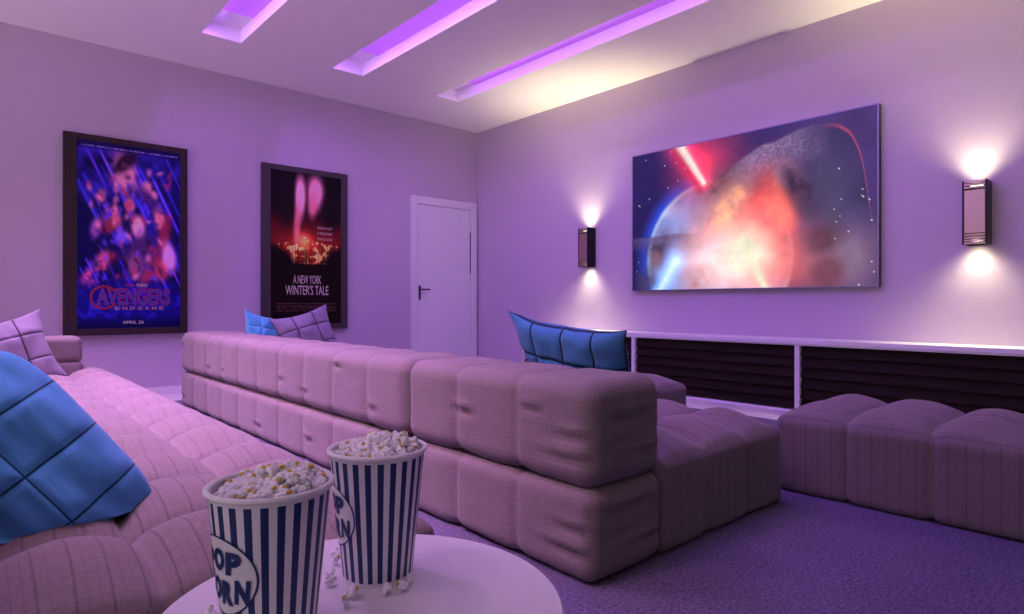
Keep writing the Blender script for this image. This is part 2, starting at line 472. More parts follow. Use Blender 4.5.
se_f = cushion_mesh('seat_cushion', (ST, LF, SH), (even(ST, 3), even(LF, 10), []), 0.030, 0.007, 0.076, 6, floor=0.46, groove=0.013, cell=0.015)
ar_u = cushion_mesh('arm_bolster', (0.66, 0.30, 0.175), (even(0.66, 2), [], []), 0.035, 0.012, 0, 7)
ar_l = cushion_mesh('arm_bolster', (0.66, 0.30, 0.115), (even(0.66, 2), [], []), 0.028, 0.012, 0, 8)

def sofa(label, x, y):
    t = thing('tufted_sofa', label, 'sofa', (x, y, 0), 0, 'two rows of tufted sofas')
    put('backrest_bolster', up_n, t, (0, 0, 0.266)); put('backrest_bolster', lo_n, t, (0, 0, 0))
    put('backrest_bolster', up_f, t, (0, LN, 0.266)); put('backrest_bolster', lo_f, t, (0, LN, 0))
    put('seat_cushion', se_n, t, (BK - 0.005, 0.005, 0)); put('seat_cushion', se_f, t, (BK - 0.005, LN, 0))
    put('arm_bolster', ar_u, t, (BK - 0.01, LN + LF - 0.31, 0.402)); put('arm_bolster', ar_l, t, (BK - 0.01, LN + LF - 0.31, 0.296))
    return t
sofa('long grey tufted sofa in the middle, seen from behind its two-roll backrest', 1.315, 1.140)
sofa('tufted sofa at left with its lit seat towards the viewer', -0.36, 1.165)

OW, OL = 0.63, 0.865
otm = cushion_mesh('ottoman', (OW, OL, 0.318), (even(OW, 2), even(OL, 3), []), 0.032, 0.005, 0.068, 11, groove=0.012)
for (x, y, lab) in ((2.645, 0.385, 'nearest grey tufted ottoman, wholly in view at the right before the slatted cabinets'),
                    (2.645, 2.075, 'grey tufted ottoman showing one end behind the near end of the middle sofa'),
                    (2.645, 3.83, 'farthest grey tufted ottoman, its top just showing left of the blue pillow before the door')):
    o = bpy.data.objects.new('ottoman', otm); COL.objects.link(o); o.location = (x, y, 0)
    tag(o, lab, 'ottoman', 'ottomans in a row before the screen wall')

def pillow(name, label, mat, size, thick, panels, P, right, up, seed=0, seam_d=0.22, pinch=0.10, group=None, bend=None, res=72, corner=0.0, rest=None, back=None):
    """P centre, right = direction of +u, up = direction of +v."""
    w, h = size; rng = np.random.RandomState(seed)
    u = np.linspace(-1, 1, res + 1); U, Vv = np.meshgrid(u, u, indexing='ij')
    # concave sides, pointed corners
    X = 0.5 * w * U * (1 - pinch * (1 - Vv ** 2) * np.abs(U) ** 3)
    Y = 0.5 * h * Vv * (1 - pinch * (1 - U ** 2) * np.abs(Vv) ** 3)
    if corner: X = X * (1 - corner * (U * Vv) ** 4); Y = Y * (1 - corner * (U * Vv) ** 4)
    T = 0.5 * thick * (np.clip(1 - np.abs(U) ** 2.4, 0, 1) * np.clip(1 - np.abs(Vv) ** 2.4, 0, 1)) ** 0.55
    g = np.zeros_like(U)
    for A, n in ((U, panels[0]), (Vv, panels[1])):
        for i in range(1, n):
            p = -1 + 2 * i / n
            g = np.maximum(g, np.exp(-((A - p) / 0.035) ** 2) + 0.25 * np.exp(-((A - p) / 0.11) ** 2))
    T = T * (1 - seam_d * np.clip(g, 0, 1.2))
    nz = np.zeros_like(U); o3 = rng.rand(3) * 30
    for i in range(res + 1):
        for j in range(res + 1):
            nz[i, j] = mnoise.noise(Vector((U[i, j] * 1.8 + o3[0], Vv[i, j] * 1.8 + o3[1], 0))) + 0.4 * mnoise.noise(Vector((U[i, j] * 5 + o3[1], Vv[i, j] * 3 + o3[2], 0)))
    mid = 0.012 * nz
    if bend: mid = mid + bend(U, Vv)
    verts = []; uvm = []; uvp = []; faces = []
    n = res + 1
    for side in (1, -1):
        for i in range(n):
            for j in range(n):
                verts.append((X[i, j], Y[i, j], mid[i, j] + side * T[i, j] * (1 + 0.10 * nz[i, j])))
                uvm.append((X[i, j] + 1, Y[i, j] + 1)); uvp.append(((U[i, j] + 1) / 2, (Vv[i, j] + 1) / 2))
    def quad(b, i, j): return (b + i * n + j, b + (i + 1) * n + j, b + (i + 1) * n + j + 1, b + i * n + j + 1)
    for i in range(res):
        for j in range(res):
            faces.append(quad(0, i, j)); faces.append(quad(n * n, i, j)[::-1])
    o = mesh_obj(name, verts, faces, mat, None, True, {'metric': uvm, 'panel': uvp})
    bm = bmesh.new(); bm.from_mesh(o.data); bmesh.ops.remove_doubles(bm, verts=bm.verts[:], dist=1e-5); bm.to_mesh(o.data); bm.free()
    r = Vector(right).normalized(); uu = Vector(up); uu = (uu - r * uu.dot(r)).normalized(); nrm = r.cross(uu)
    m = Matrix((r, uu, nrm)).transposed().to_4x4(); m.translation = Vector(P); o.matrix_world = m
    if rest is not None:                                   # the lower edge spreads on the seat
        inv = m.inverted()
        for v in o.data.vertices:
            wv = m @ v.co
            if wv.z < rest + 0.02:
                d_ = rest + 0.02 - wv.z; wv.z = rest + 0.02 * math.exp(-d_ / 0.02)
            if back is not None and wv.x < back + 0.05:        # and its far side flattens against the backrest
                d_ = back + 0.05 - wv.x; wv.x = back + 0.05 * math.exp(-d_ / 0.05)
            v.co = inv @ wv
    tag(o, label, 'pillow', group); return o

PG = 'throw pillows on the sofas'
# big blue pillow, near left: lower right corner and its tilted side are in view
pillow('throw_pillow', 'big blue quilted pillow in the left foreground leaning on the left sofa', M['big_blue'], (0.3334, 0.50), 0.17, (2, 4),
       (0.0940, 1.6327, 0.4387), (0.81, 0.20, 0.56), (-0.58, 0.14, 0.80), 3, seam_d=0.07, pinch=-0.04, group=PG, corner=0.12, rest=0.340, back=0.005)
# checked pillow at the far end of the left sofa
pillow('throw_pillow', 'pale pillow with dark check lines beside the far arm of the left sofa', M['plaid'], (0.48, 0.46), 0.15, (3, 3), (0.225, 4.74, 0.50), (0.95, 0.12, 0.26), (0.0, 0.28, 0.95), 5, 0.10, 0.16, group=PG, rest=0.345, back=0.0)
# two at the far end of the middle sofa
pillow('throw_pillow', 'small light blue pillow peeking over the middle sofa beside a checked one', M['light_blue'], (0.46, 0.44), 0.14, (3, 3), (1.85, 5.00, 0.51), (0.97, 0.05, -0.22), (0.1, 0.30, 0.95), 7, 0.1, 0.16, group=PG, rest=0.345, back=1.672)
pillow('throw_pillow', 'pale pillow with dark check lines under the smaller poster', M['plaid'], (0.50, 0.46), 0.15, (3, 3), (2.125, 4.86, 0.53), (0.95, 0.0, 0.24), (0.0, 0.30, 0.95), 9, 0.10, 0.16, group=PG, rest=0.345)
# blue pillow on the near end of the middle sofa, seen from behind
pillow('throw_pillow', 'blue pillow with dark seams leaning over the near end of the middle sofa backrest', M['blue'], (0.64, 0.50), 0.15, (4, 3), (1.865, 1.69, 0.522), (0, -1, -0.10), (-0.46, 0, 0.86), 11, 0.16, 0.17, group=PG, rest=0.345)

# ------------------------------------------------------------------ media cabinets under the screen
CX0, CZ1 = 4.70, 0.532
DIV = [5.08, 3.565, 2.05, 0.535, -0.98]
clabs = ['dark slatted cabinet unit at the far end, mostly behind the blue pillow',
         'dark slatted cabinet unit with white case below the left half of the screen',
         'dark slatted cabinet unit at the right, behind the nearest ottoman',
         'dark slatted cabinet unit beyond the one behind the nearest ottoman']
ZT = CZ1 - 0.032
for i in range(4):
    y1, y0 = DIV[i], DIV[i + 1]; w = y1 - y0
    t = thing('media_cabinet', clabs[i], 'cabinet', (CX0, y0, FZ), 0, 'slatted cabinets under the screen')
    h = ZT - FZ; g = 0.018
    c = MB()
    c.box(0, 0.295, 0.001, g, 0, h).box(0, 0.295, w - g, w - 0.001, 0, h)
    c.box(0, 0.295, g, w - g, 0, 0.014).box(0.27, 0.295, g, w - g, 0.014, h).box(0, 0.27, g, w - g, h - 0.012, h)
    c.build('case', M['white'], t)
    lv = MB(); ns = 6; z0, z1 = 0.017, h - 0.014; p = (z1 - z0) / ns
    for s in range(ns):
        a = z0 + s * p
        lv.prism([(0.020, a + 0.004), (0.046, a + p * 0.98), (0.060, a + p * 0.98), (0.040, a + 0.002)], 'y', g + 0.001, w - g - 0.001)
    lv.build('slatted_front', M['wood'], t)
wt = MB().box(CX0 - 0.012, XB - 0.002, DIV[-1], DIV[0], ZT, CZ1, 0.003).build('cabinet_worktop', M['white'])
tag(wt, 'long white top running over the slatted cabinets below the screen', 'worktop')

# ------------------------------------------------------------------ wall sconces
def sconce(label, yc):
    zb, hh, w, dp = 1.185, 0.41, 0.132, 0.13
    t = thing('wall_sconce', label, 'wall lamp', (XB, yc, zb), 0, 'up-and-down wall lamps beside the screen')
    a = w / 2
    b = MB()                                          # open dark housing: back, two sides
    b.box(-0.012, 0, -a, a, 0, hh).box(-dp, -0.012, -a, -a + 0.010, 0, hh, 0.001).box(-dp, -0.012, a - 0.010, a, 0, hh, 0.001)
    b.build('housing', M['dark_metal'], t)
    MB().box(-dp + 0.001, -dp + 0.010, -a + 0.011, a - 0.011, 0.072, hh - 0.062, 0.001).build('front_panel', M['bronze_metal'], t)
    for z in (0.000, 0.018, 0.036, 0.054, hh - 0.016, hh - 0.034, hh - 0.052):
        MB().box(-dp, -dp + 0.014, -a + 0.010, a - 0.010, z + 0.001, z + 0.0125, 0.001).build('louvre_bar', M['bronze_metal'], t)
    for z, dr, pw in ((hh - 0.030, 1, 1.0), (0.030, -1, 0.8)):
        MB().lathe([(0, -0.006), (0.034, -0.006), (0.034, 0.004), (0, 0.004)], 24, (-0.066, 0, z)).build('bulb_lens', M['lamp_glow'], t)
        lamp('sconce_lamp', 'SPOT', (-0.060, 0, z + dr * 0.028), (0.05, 0, dr), SCONCE_COL, SCONCE_W * 0.34 * pw, t, falloff='Linear',
             spot_size=R(96), spot_blend=1.0, shadow_soft_size=0.02)
        lamp('sconce_flood_lamp', 'SPOT', (-0.060, 0, z + dr * 0.030), (0.10, 0, dr), SCONCE_COL, SCONCE_W * 0.44 * pw, t, falloff='Linear',
             spot_size=R(130), spot_blend=1.0, shadow_soft_size=0.03)
    return t
sconce('dark box wall lamp throwing light up and down, between door and screen', 4.34)
sconce('bronze-fronted box wall lamp throwing light up and down, right of the screen', 0.994)

# ------------------------------------------------------------------ pictures painted as colour attributes
def vnoise(h, w, sy, sx, rng):
    g = rng.rand(sy + 2, sx + 2); y = np.linspace(0, sy, h); x = np.linspace(0, sx, w)
    yi, xi = y.astype(int), x.astype(int); fy, fx = (y - yi)[:, None], (x - xi)[None]
    fy, fx = fy * fy * (3 - 2 * fy), fx * fx * (3 - 2 * fx)
    return (g[yi][:, xi] * (1 - fy) + g[yi + 1][:, xi] * fy) * (1 - fx) + (g[yi][:, xi + 1] * (1 - fy) + g[yi + 1][:, xi + 1] * fy) * fx
def fbm(h, w, s, rng, asp=1.0, oct=4):
    o = np.zeros((h, w)); a = 1.0; t = 0
    for i in range(oct):
        o += a * vnoise(h, w, max(1, int(s * 2 ** i)), max(1, int(s * asp * 2 ** i)), rng); t += a; a *= 0.55
    return o / t
def lay(img, mask, col):
    m = np.clip(mask, 0, 1)[..., None]; return img * (1 - m) + np.array(col)[None, None] / 255 * m
def add(img, mask, col): return img + np.clip(mask, 0, None)[..., None] * np.array(col)[None, None] / 255
def blob(S, T, cs, ct, rs, rt, ang=0.0, soft=1.0):
    c, s = math.cos(ang), math.sin(ang); x, y = S - cs, T - ct
    d = np.sqrt(((x * c + y * s) / rs) ** 2 + ((-x * s + y * c) / rt) ** 2)
    return np.clip((1 + soft * 0.5 - d) / soft, 0, 1) ** 1.5
def segd(S, T, a, b, asp):
    ax, ay, bx, by = a[0] * asp, a[1], b[0] * asp, b[1]; x, y = S * asp, T
    t = np.clip(((x - ax) * (bx - ax) + (y - ay) * (by - ay)) / ((bx - ax) ** 2 + (by - ay) ** 2), 0, 1)
    return np.hypot(x - ax - t * (bx - ax), y - ay - t * (by - ay))

def picture(name, img, origin, sv, tv, mat, parent, gain=1.0):
    """Flat print: rows of img run along tv (down), columns along sv (right)."""
    h, w, _ = img.shape; sv, tv, og = Vector(sv), Vector(tv), Vector(origin)
    verts = [og + sv * (j / (w - 1)) + tv * (i / (h - 1)) for i in range(h) for j in range(w)]
    faces = [(i * w + j, (i + 1) * w + j, (i + 1) * w + j + 1, i * w + j + 1) for i in range(h - 1) for j in range(w - 1)]
    o = mesh_obj(name, verts, faces, mat, parent)
    lin = np.clip(img * gain, 0, 1); lin = np.where(lin <= 0.04045, lin / 12.92, ((lin + 0.055) / 1.055) ** 2.4)
    at = o.data.color_attributes.new('art', 'FLOAT_COLOR', 'POINT')
    at.data.foreach_set('color', np.concatenate([lin.reshape(-1, 3), np.ones((h * w, 1))], 1).astype(np.float32).ravel())
    return o

def letters(text, mat, name, parent, origin, right, up, width=None, height=0.05, fat=0.0, align='CENTER', lift=(0, 0, 0)):
    cu = bpy.data.curves.new('lettering', 'FONT'); cu.body = text; cu.size = 1.0; cu.offset = fat; cu.resolution_u = 3
    tmp = bpy.data.objects.new('lettering', cu); COL.objects.link(tmp)
    bpy.context.view_layer.update()
    me = bpy.data.meshes.new_from_object(tmp.evaluated_get(bpy.context.evaluated_depsgraph_get()))
    bpy.data.objects.remove(tmp); bpy.data.curves.remove(cu)
    co = np.empty(len(me.vertices) * 3); me.vertices.foreach_get('co', co); co = co.reshape(-1, 3)
    mn, mxx = co.min(0), co.max(0)
    sx = (width / (mxx[0] - mn[0])) if width else height / (mxx[1] - mn[1])
    sy = height / (mxx[1] - mn[1])
    x = (co[:, 0] - (mn[0] + mxx[0]) / 2) * sx; y = (co[:, 1] - mn[1]) * sy
    if callable(origin): out = np.array([origin(a, b) for a, b in zip(x, y)])
    else:
        r, u_, og = np.array(right, float), np.array(up, float), np.array(origin, float) + np.array(lift)
        out = og + x[:, None] * r + y[:, None] * u_
    me.vertices.foreach_set('co', out.ravel()); me.materials.clear(); me.materials.append(mat); me.name = name; me.update()
    o = bpy.data.objects.new(name, me); COL.objects.link(o); o.parent = parent
    return o

# screen ------------------------------------------------------------
def screen_art():
    h, w = 260, 430; rng = np.random.RandomState(4)
    S, T = np.meshgrid(np.linspace(0, 1, w), np.linspace(0, 1, h)); asp = 1.65
    n1 = fbm(h, w, 4, rng, 1.6); n2 = fbm(h, w, 10, rng, 1.6); n3 = rng.rand(h, w) * 0.5 + 0.5 * fbm(h, w, 60, rng, 1.6, 2)
    img = np.ones((h, w, 3)) * np.array([26, 20, 84]) / 255
    img = lay(img, np.clip((S - 0.35) * 2, 0, 1) * 0.7, (84, 60, 116))
    # blue planet with a bright limb
    d = np.hypot((S - 0.40) * asp, T - 0.80); rad = 0.545
    img = lay(img, np.clip(1 - np.abs(d - rad) / 0.10, 0, 1) ** 1.2 * 0.9 * (S < 0.45), (40, 80, 240))
    inside = np.clip((rad - d) / 0.03, 0, 1)
    img = lay(img, inside * 0.92, (150, 160, 228))
    img = lay(img, inside * np.clip((n1 - 0.45) * 3, 0, 0.8), (92, 104, 176))
    img = lay(img, inside * blob(S, T, 0.13, 0.42, 0.10, 0.05, 0.2, 1.4) * 0.9, (214, 196, 236))
    img = lay(img, inside * np.clip(1 - np.abs(d - rad + 0.02) / 0.03, 0, 1), (190, 214, 255))
    # red nebula upper middle
    img = lay(img, blob(S, T, 0.36, 0.16, 0.15, 0.26, 0.0, 1.6) * 0.95, (222, 58, 92))
    img = lay(img, blob(S, T, 0.62, 0.58, 0.17, 0.36, 0.2, 1.3) * 0.95, (206, 62, 70))
    img = lay(img, blob(S, T, 0.72, 0.86, 0.22, 0.22, 0.0, 1.4) * 0.8, (188, 74, 84))
    # dark mountain ridge: rough grey slope at the upper left, slate face, thin red edge at the right
    nb = (n1 - 0.5) * 0.10
    top = np.interp(S, [0.36, 0.42, 0.50, 0.60, 0.70, 0.80, 0.88, 0.94, 0.975, 1.0], [0.60, 0.30, 0.17, 0.09, 0.05, 0.035, 0.05, 0.14, 0.42, 0.9]) + nb * 0.5
    tl = np.pad(top[0], 24, mode='edge'); top = np.convolve(tl, np.ones(25) / 25, 'same')[24:-24][None] + (top * 0 + nb * 0.3)
    body = np.clip((T - top) / 0.02, 0, 1) * np.clip((0.74 + nb - T) / 0.22, 0, 1)
    img = lay(img, body * 0.96, (54, 46, 90))
    rough = body * np.clip(1 - (T - top - 0.16) / 0.10, 0, 1) * np.clip((0.86 - S) / 0.16, 0, 1)
    img = lay(img, rough, (104, 82, 128)); img = lay(img, rough * np.clip((n3 - 0.38) * 1.8, 0, 0.7), (186, 154, 186))
    img = lay(img, body * blob(S, T, 0.83, 0.45, 0.10, 0.24, 0, 0.9) * 0.6, (76, 74, 108))
    img = lay(img, body * np.exp(-(((T - top) - 0.02) / 0.014) ** 2) * np.clip((S - 0.82) / 0.08, 0, 1) * 0.9, (206, 74, 110))
    img = lay(img, blob(S, T, 0.60, 0.56, 0.13, 0.30, 0.1, 1.0) * np.clip(0.3 + 1.1 * n1, 0, 1), (212, 66, 72))
    img = lay(img, blob(S, T, 0.66, 0.46, 0.06, 0.20, -0.2, 0.7) * np.clip(0.2 + 1.3 * n2, 0, 1), (226, 92, 84))
    img = lay(img, blob(S, T, 0.70, 0.30, 0.06, 0.10, -0.3, 0.8) * np.clip(1.7 * n2 - 0.2, 0, 1) * 0.8, (196, 150, 176))
    img = lay(img, blob(S, T, 0.745, 0.40, 0.06, 0.20, -0.3, 1.2) * np.clip(2.2 * n2 - 0.4, 0, 1), (40, 26, 52))
    img = lay(img, blob(S, T, 0.90, 0.84, 0.13, 0.22, 0, 1.3) * 0.85, (128, 108, 134))
    img = lay(img, blob(S, T, 0.82, 0.72, 0.07, 0.10, 0.3, 0.9) * np.clip(n2 * 1.6, 0, 1) * 0.8, (70, 40, 58))
    img = lay(img, blob(S, T, 0.84, 0.92, 0.06, 0.12, 0, 0.9) * 0.7, (104, 52, 68))
    # warm dust column in the middle
    img = lay(img, blob(S, T, 0.38, 0.55, 0.10, 0.30, 0.35, 1.0) * (0.55 + 0.6 * n1) * 0.9, (178, 118, 132))
    img = lay(img, blob(S, T, 0.44, 0.30, 0.09, 0.13, 0.5, 1.1) * np.clip(2.4 * n2 - 0.4, 0, 1), (96, 54, 62))
    img = lay(img, blob(S, T, 0.475, 0.45, 0.07, 0.17, 0.3, 1.2) * np.clip(2.0 * n2 - 0.2, 0, 1), (232, 160, 120))
    img = lay(img, blob(S, T, 0.36, 0.86, 0.13, 0.20, 0.0, 1.2) * 0.8, (220, 190, 204))
    img = lay(img, blob(S, T, 0.34, 0.93, 0.08, 0.08, 0.4, 1.2) * np.clip(1.8 * n2 - 0.3, 0, 1), (150, 70, 78))
    # small dark cloud at the lower left
    img = lay(img, blob(S, T, 0.115, 0.74, 0.060, 0.17, 0.3, 1.1) * np.clip(2.2 * n2 - 0.4, 0, 1), (66, 48, 76)); img = lay(img, blob(S, T, 0.125, 0.78, 0.030, 0.07, 0, 0.9) * 0.7, (138, 96, 104))
    img = lay(img, blob(S, T, 0.075, 0.95, 0.06, 0.08, 0, 0.9) * 0.8, (66, 60, 96))
    # beams
    tp = np.clip(1.15 - (T - 0.0) * 2.0, 0.25, 1.2)      # tapering comet tails
    b = segd(S, T, (0.235, -0.02), (0.355, 0.28), asp) / tp
    img = add(img, np.exp(-(b / 0.10) ** 2) * 0.7, (250, 30, 50)); img = lay(img, np.exp(-(b / 0.032) ** 2) * 1.4, (255, 236, 226))
    b2 = segd(S, T, (0.205, -0.02), (0.34, 0.32), asp); img = lay(img, np.exp(-(b2 / 0.03) ** 2) * 0.5, (150, 20, 50))
    b = segd(S, T, (0.135, 1.02), (0.225, 0.80), asp)
    img = add(img, np.exp(-(b / 0.06) ** 2) * 0.6, (40, 140, 255)); img = lay(img, np.exp(-(b / 0.018) ** 2) * 1.3, (214, 244, 255))
    # white-gold burst
    d = np.hypot((S - 0.53) * asp, (T - 0.78))
    img = add(img, np.exp(-(d / 0.34) ** 2) * 0.55, (255, 150, 110)); img = lay(img, np.exp(-(d / 0.17) ** 2) * 1.25, (255, 246, 222))
    b = segd(S, T, (0.53, 0.70), (0.63, 1.05), asp); img = lay(img, np.exp(-(b / 0.03) ** 2), (255, 246, 214))
    img = img * (0.88 + 0.24 * n2[..., None])
    for k_ in range(260):                                   # stars
        s, t = rng.rand(), rng.rand()
        if (s < 0.30 and np.hypot((s - 0.40) * asp, t - 0.80) > 0.60) or (s > 0.86 and t > 0.3) or (s > 0.93):
            i, j = int(t * (h - 1)), int(s * (w - 1)); v = rng.rand() ** 2
            img[i, j] = np.maximum(img[i, j], [0.45 + 0.55 * v] * 3)
            if v > 0.3: img[max(0, i - 1):i + 1, max(0, j - 1):j + 1] = np.maximum(img[max(0, i - 1):i + 1, max(0, j - 1):j + 1], 0.5 + 0.5 * v)
    return img
SY1_, SY0_, SZ0, SZ1 = 3.765, 1.573, 0.924, 2.250
t = thing('television', 'large wall-mounted screen glowing with a red and blue space picture', 'television', (0, 0, 0))
MB().box(XB - 0.048, XB - 0.001, SY0_, SY1_, SZ0, SZ1, 0.004).build('body', M['black_plastic'], t)
bz = MB(); e = 0.010
xf0, xf1 = XB - 0.053, XB - 0.046
bz.box(xf0, xf1, SY0_, SY1_, SZ0, SZ0 + e, 0.001).box(xf0, xf1, SY0_, SY1_, SZ1 - e, SZ1, 0.001)
bz.box(xf0, xf1, SY0_, SY0_ + e, SZ0 + e, SZ1 - e, 0.001).box(xf0, xf1, SY1_ - e, SY1_, SZ0 + e, SZ1 - e, 0.001)
bz.build('bezel', M['silver'], t)
picture('display_panel', screen_art(), (XB - 0.0495, SY1_ - e, SZ1 - e), (0, -(SY1_ - SY0_ - 2 * e), 0), (0, 0, -(SZ1 - SZ0 - 2 * e)), art_mat('lit_display', 1.0, 0.35), t)

# posters -----------------------------------------------------------
def poster_blue():
    h, w = 300, 150; rng = np.random.RandomState(8)
    S, T = np.meshgrid(np.linspace(0, 1, w), np.linspace(0, 1, h)); asp = 0.49
    n1 = fbm(h, w, 8, rng, 0.5); n2 = fbm(h, w, 30, rng, 0.5); n3 = fbm(h, w, 5, rng, 0.6)
    img = np.ones((h, w, 3)) * np.array([14, 10, 58]) / 255
    diag = fbm(h, w, 3, rng, 0.5)
    for k_ in range(60):                                   # slanting violet-blue streaks
        s, t, L = rng.rand(), rng.rand() * 0.85, 0.08 + 0.22 * rng.rand()
        b = segd(S, T, (s, t), (s + L * 0.9, t + L), asp)
        img = add(img, np.exp(-(b / (0.003 + 0.006 * rng.rand())) ** 2) * (0.2 + 0.5 * rng.rand()), [(60, 60, 230), (120, 50, 210), (40, 30, 180)][k_ % 3])
    img = lay(img, np.clip((n1 - 0.40) * 2.6, 0, 0.75) * np.clip(1.15 - T, 0, 1), (50, 34, 158))
    # clustered warm clouds, pyramid below a tall plume
    spots = [(0.43, 0.15, 0.15, 0.105, (176, 104, 136)), (0.45, 0.09, 0.14, 0.05, (38, 16, 40)), (0.67, 0.235, 0.08, 0.055, (172, 104, 128)),
             (0.70, 0.32, 0.16, 0.06, (52, 26, 78)), (0.22, 0.29, 0.055, 0.04, (128, 66, 104)), (0.49, 0.325, 0.06, 0.045, (150, 80, 110)),
             (0.33, 0.395, 0.085, 0.06, (188, 88, 108)), (0.28, 0.44, 0.10, 0.05, (108, 36, 60)), (0.79, 0.40, 0.085, 0.06, (190, 96, 110)),
             (0.84, 0.47, 0.10, 0.06, (110, 30, 62)), (0.17, 0.46, 0.07, 0.05, (110, 60, 128)), (0.41, 0.50, 0.07, 0.05, (96, 70, 170)),
             (0.57, 0.445, 0.075, 0.07, (206, 128, 142)), (0.57, 0.60, 0.20, 0.11, (58, 32, 76)), (0.55, 0.66, 0.09, 0.07, (112, 60, 96)),
             (0.24, 0.64, 0.09, 0.06, (158, 66, 96)), (0.36, 0.66, 0.08, 0.07, (44, 16, 46)), (0.80, 0.67, 0.10, 0.07, (150, 52, 78)),
             (0.14, 0.72, 0.12, 0.05, (196, 70, 116)), (0.88, 0.60, 0.07, 0.10, (196, 120, 168)), (0.66, 0.72, 0.25, 0.05, (120, 40, 70))]
    rid = 1 - 2.2 * np.abs(fbm(h, w, 9, rng, 0.6, 5) - 0.5) * 2 + 0.25
    for cs, ct, rs, rt, c in spots:
        img = lay(img, blob(S, T, cs, ct, rs, rt, rng.uniform(-1.2, 1.2), 0.8) * np.clip(rid * 1.5 - 0.1, 0, 1), c)
    for k_ in range(70):
        s, t = 0.1 + 0.8 * rng.rand(), 0.12 + 0.62 * rng.rand()
        c = [(220, 130, 150), (30, 10, 40), (90, 60, 200), (160, 40, 70)][k_ % 4]
        img = lay(img, blob(S, T, s, t, 0.02 + 0.02 * rng.rand(), 0.012 + 0.014 * rng.rand(), rng.uniform(-1, 1), 1.2) * 0.55, c)
    low = np.clip((T - 0.73) / 0.10, 0, 1)
    img = lay(img, low * 0.9, (16, 12, 92)); img = lay(img, low * np.clip((n2 - 0.45) * 2.5, 0, 0.6), (38, 34, 170))
    img = lay(img, np.clip((T - 0.92) / 0.06, 0, 1) * 0.8, (8, 6, 40))
    img = lay(img, np.clip((0.045 - T) / 0.02, 0, 1) * 0.8, (14, 10, 50))
    for t0, a in ((0.025, 0.9), (0.865, 0.35), (0.877, 0.35), (0.889, 0.3)):   # tiny illegible credit lines
        row = (np.abs(T - t0) < 0.004) * (rng.rand(1, w) > 0.35) * (np.abs(S - 0.5) < (0.47 if t0 < 0.1 else 0.38)); img = lay(img, row * a * 0.6, (170, 150, 214))
    return img
def poster_red():
    h, w = 300, 150; rng = np.random.RandomState(12)
    S, T = np.meshgrid(np.linspace(0, 1, w), np.linspace(0, 1, h)); asp = 0.48
    n1 = fbm(h, w, 8, rng, 0.5); n2 = fbm(h, w, 20, rng, 0.5)
    img = np.ones((h, w, 3)) * np.array([13, 6, 12]) / 255
    img = lay(img, np.exp(-((T - 0.46) / 0.10) ** 2) * np.clip(1.0 - np.abs(S - 0.5) * 0.9, 0, 1) * 0.9, (150, 36, 24))
    img = lay(img, np.exp(-((T - 0.36) / 0.09) ** 2) * 0.45, (92, 18, 22))
    # two tall pale clouds leaning together
    img = lay(img, blob(S, T, 0.40, 0.16, 0.085, 0.15, 0.08, 0.8), (206, 128, 142))
    img = lay(img, blob(S, T, 0.36, 0.33, 0.05, 0.14, 0.12, 0.9) * 0.85, (176, 92, 98))
    img = lay(img, blob(S, T, 0.62, 0.12, 0.125, 0.12, -0.15, 0.8), (196, 116, 132))
    img = lay(img, blob(S, T, 0.58, 0.21, 0.07, 0.09, 0.4, 0.9) * 0.9, (178, 94, 106))
    img = lay(img, blob(S, T, 0.20, 0.16, 0.13, 0.20, 0, 0.7), (18, 8, 14)); img = lay(img, blob(S, T, 0.85, 0.24, 0.14, 0.12, 0.4, 0.8), (16, 8, 16))
    img = lay(img, blob(S, T, 0.50, 0.13, 0.012, 0.15, 0.05, 1.2) * 0.7, (70, 24, 34))
    # city skyline with lit towers
    x = 0.10
    while x < 0.92:
        bw = rng.uniform(0.018, 0.04); top = 0.515 - (0.02 + 0.075 * rng.rand()) * (1 - abs(x - 0.5) * 1.2) - (0.04 if 0.42 < x < 0.48 else 0)
        m = (S > x) & (S < x + bw) & (T > top) & (T < 0.60)
        img = lay(img, m * 0.9, (74 + 90 * rng.rand(), 26 + 30 * rng.rand(), 18)); img = lay(img, m * (n2 > 0.55) * 0.8, (255, 176, 96))
        x += bw + rng.uniform(0, 0.012)
    d = np.hypot((S - 0.45) * asp, (T - 0.45)); img = add(img, np.exp(-(d / 0.05) ** 2) * 0.7, (255, 150, 70))
    img = lay(img, np.clip((T - 0.575) / 0.05, 0, 1) * 0.96, (16, 7, 9))
    img = lay(img, blob(S, T, 0.10, 0.56, 0.26, 0.07, 0.2, 0.7), (12, 5, 8)); img = lay(img, blob(S, T, 0.92, 0.56, 0.20, 0.07, -0.2, 0.7), (12, 5, 8))
    for t0 in (0.865, 0.880, 0.895, 0.910):
        row = (np.abs(T - t0) < 0.0035) * (rng.rand(1, w) > 0.3) * (np.abs(S - 0.5) < 0.42); img = lay(img, row * 0.35, (160, 120, 120))
    return img

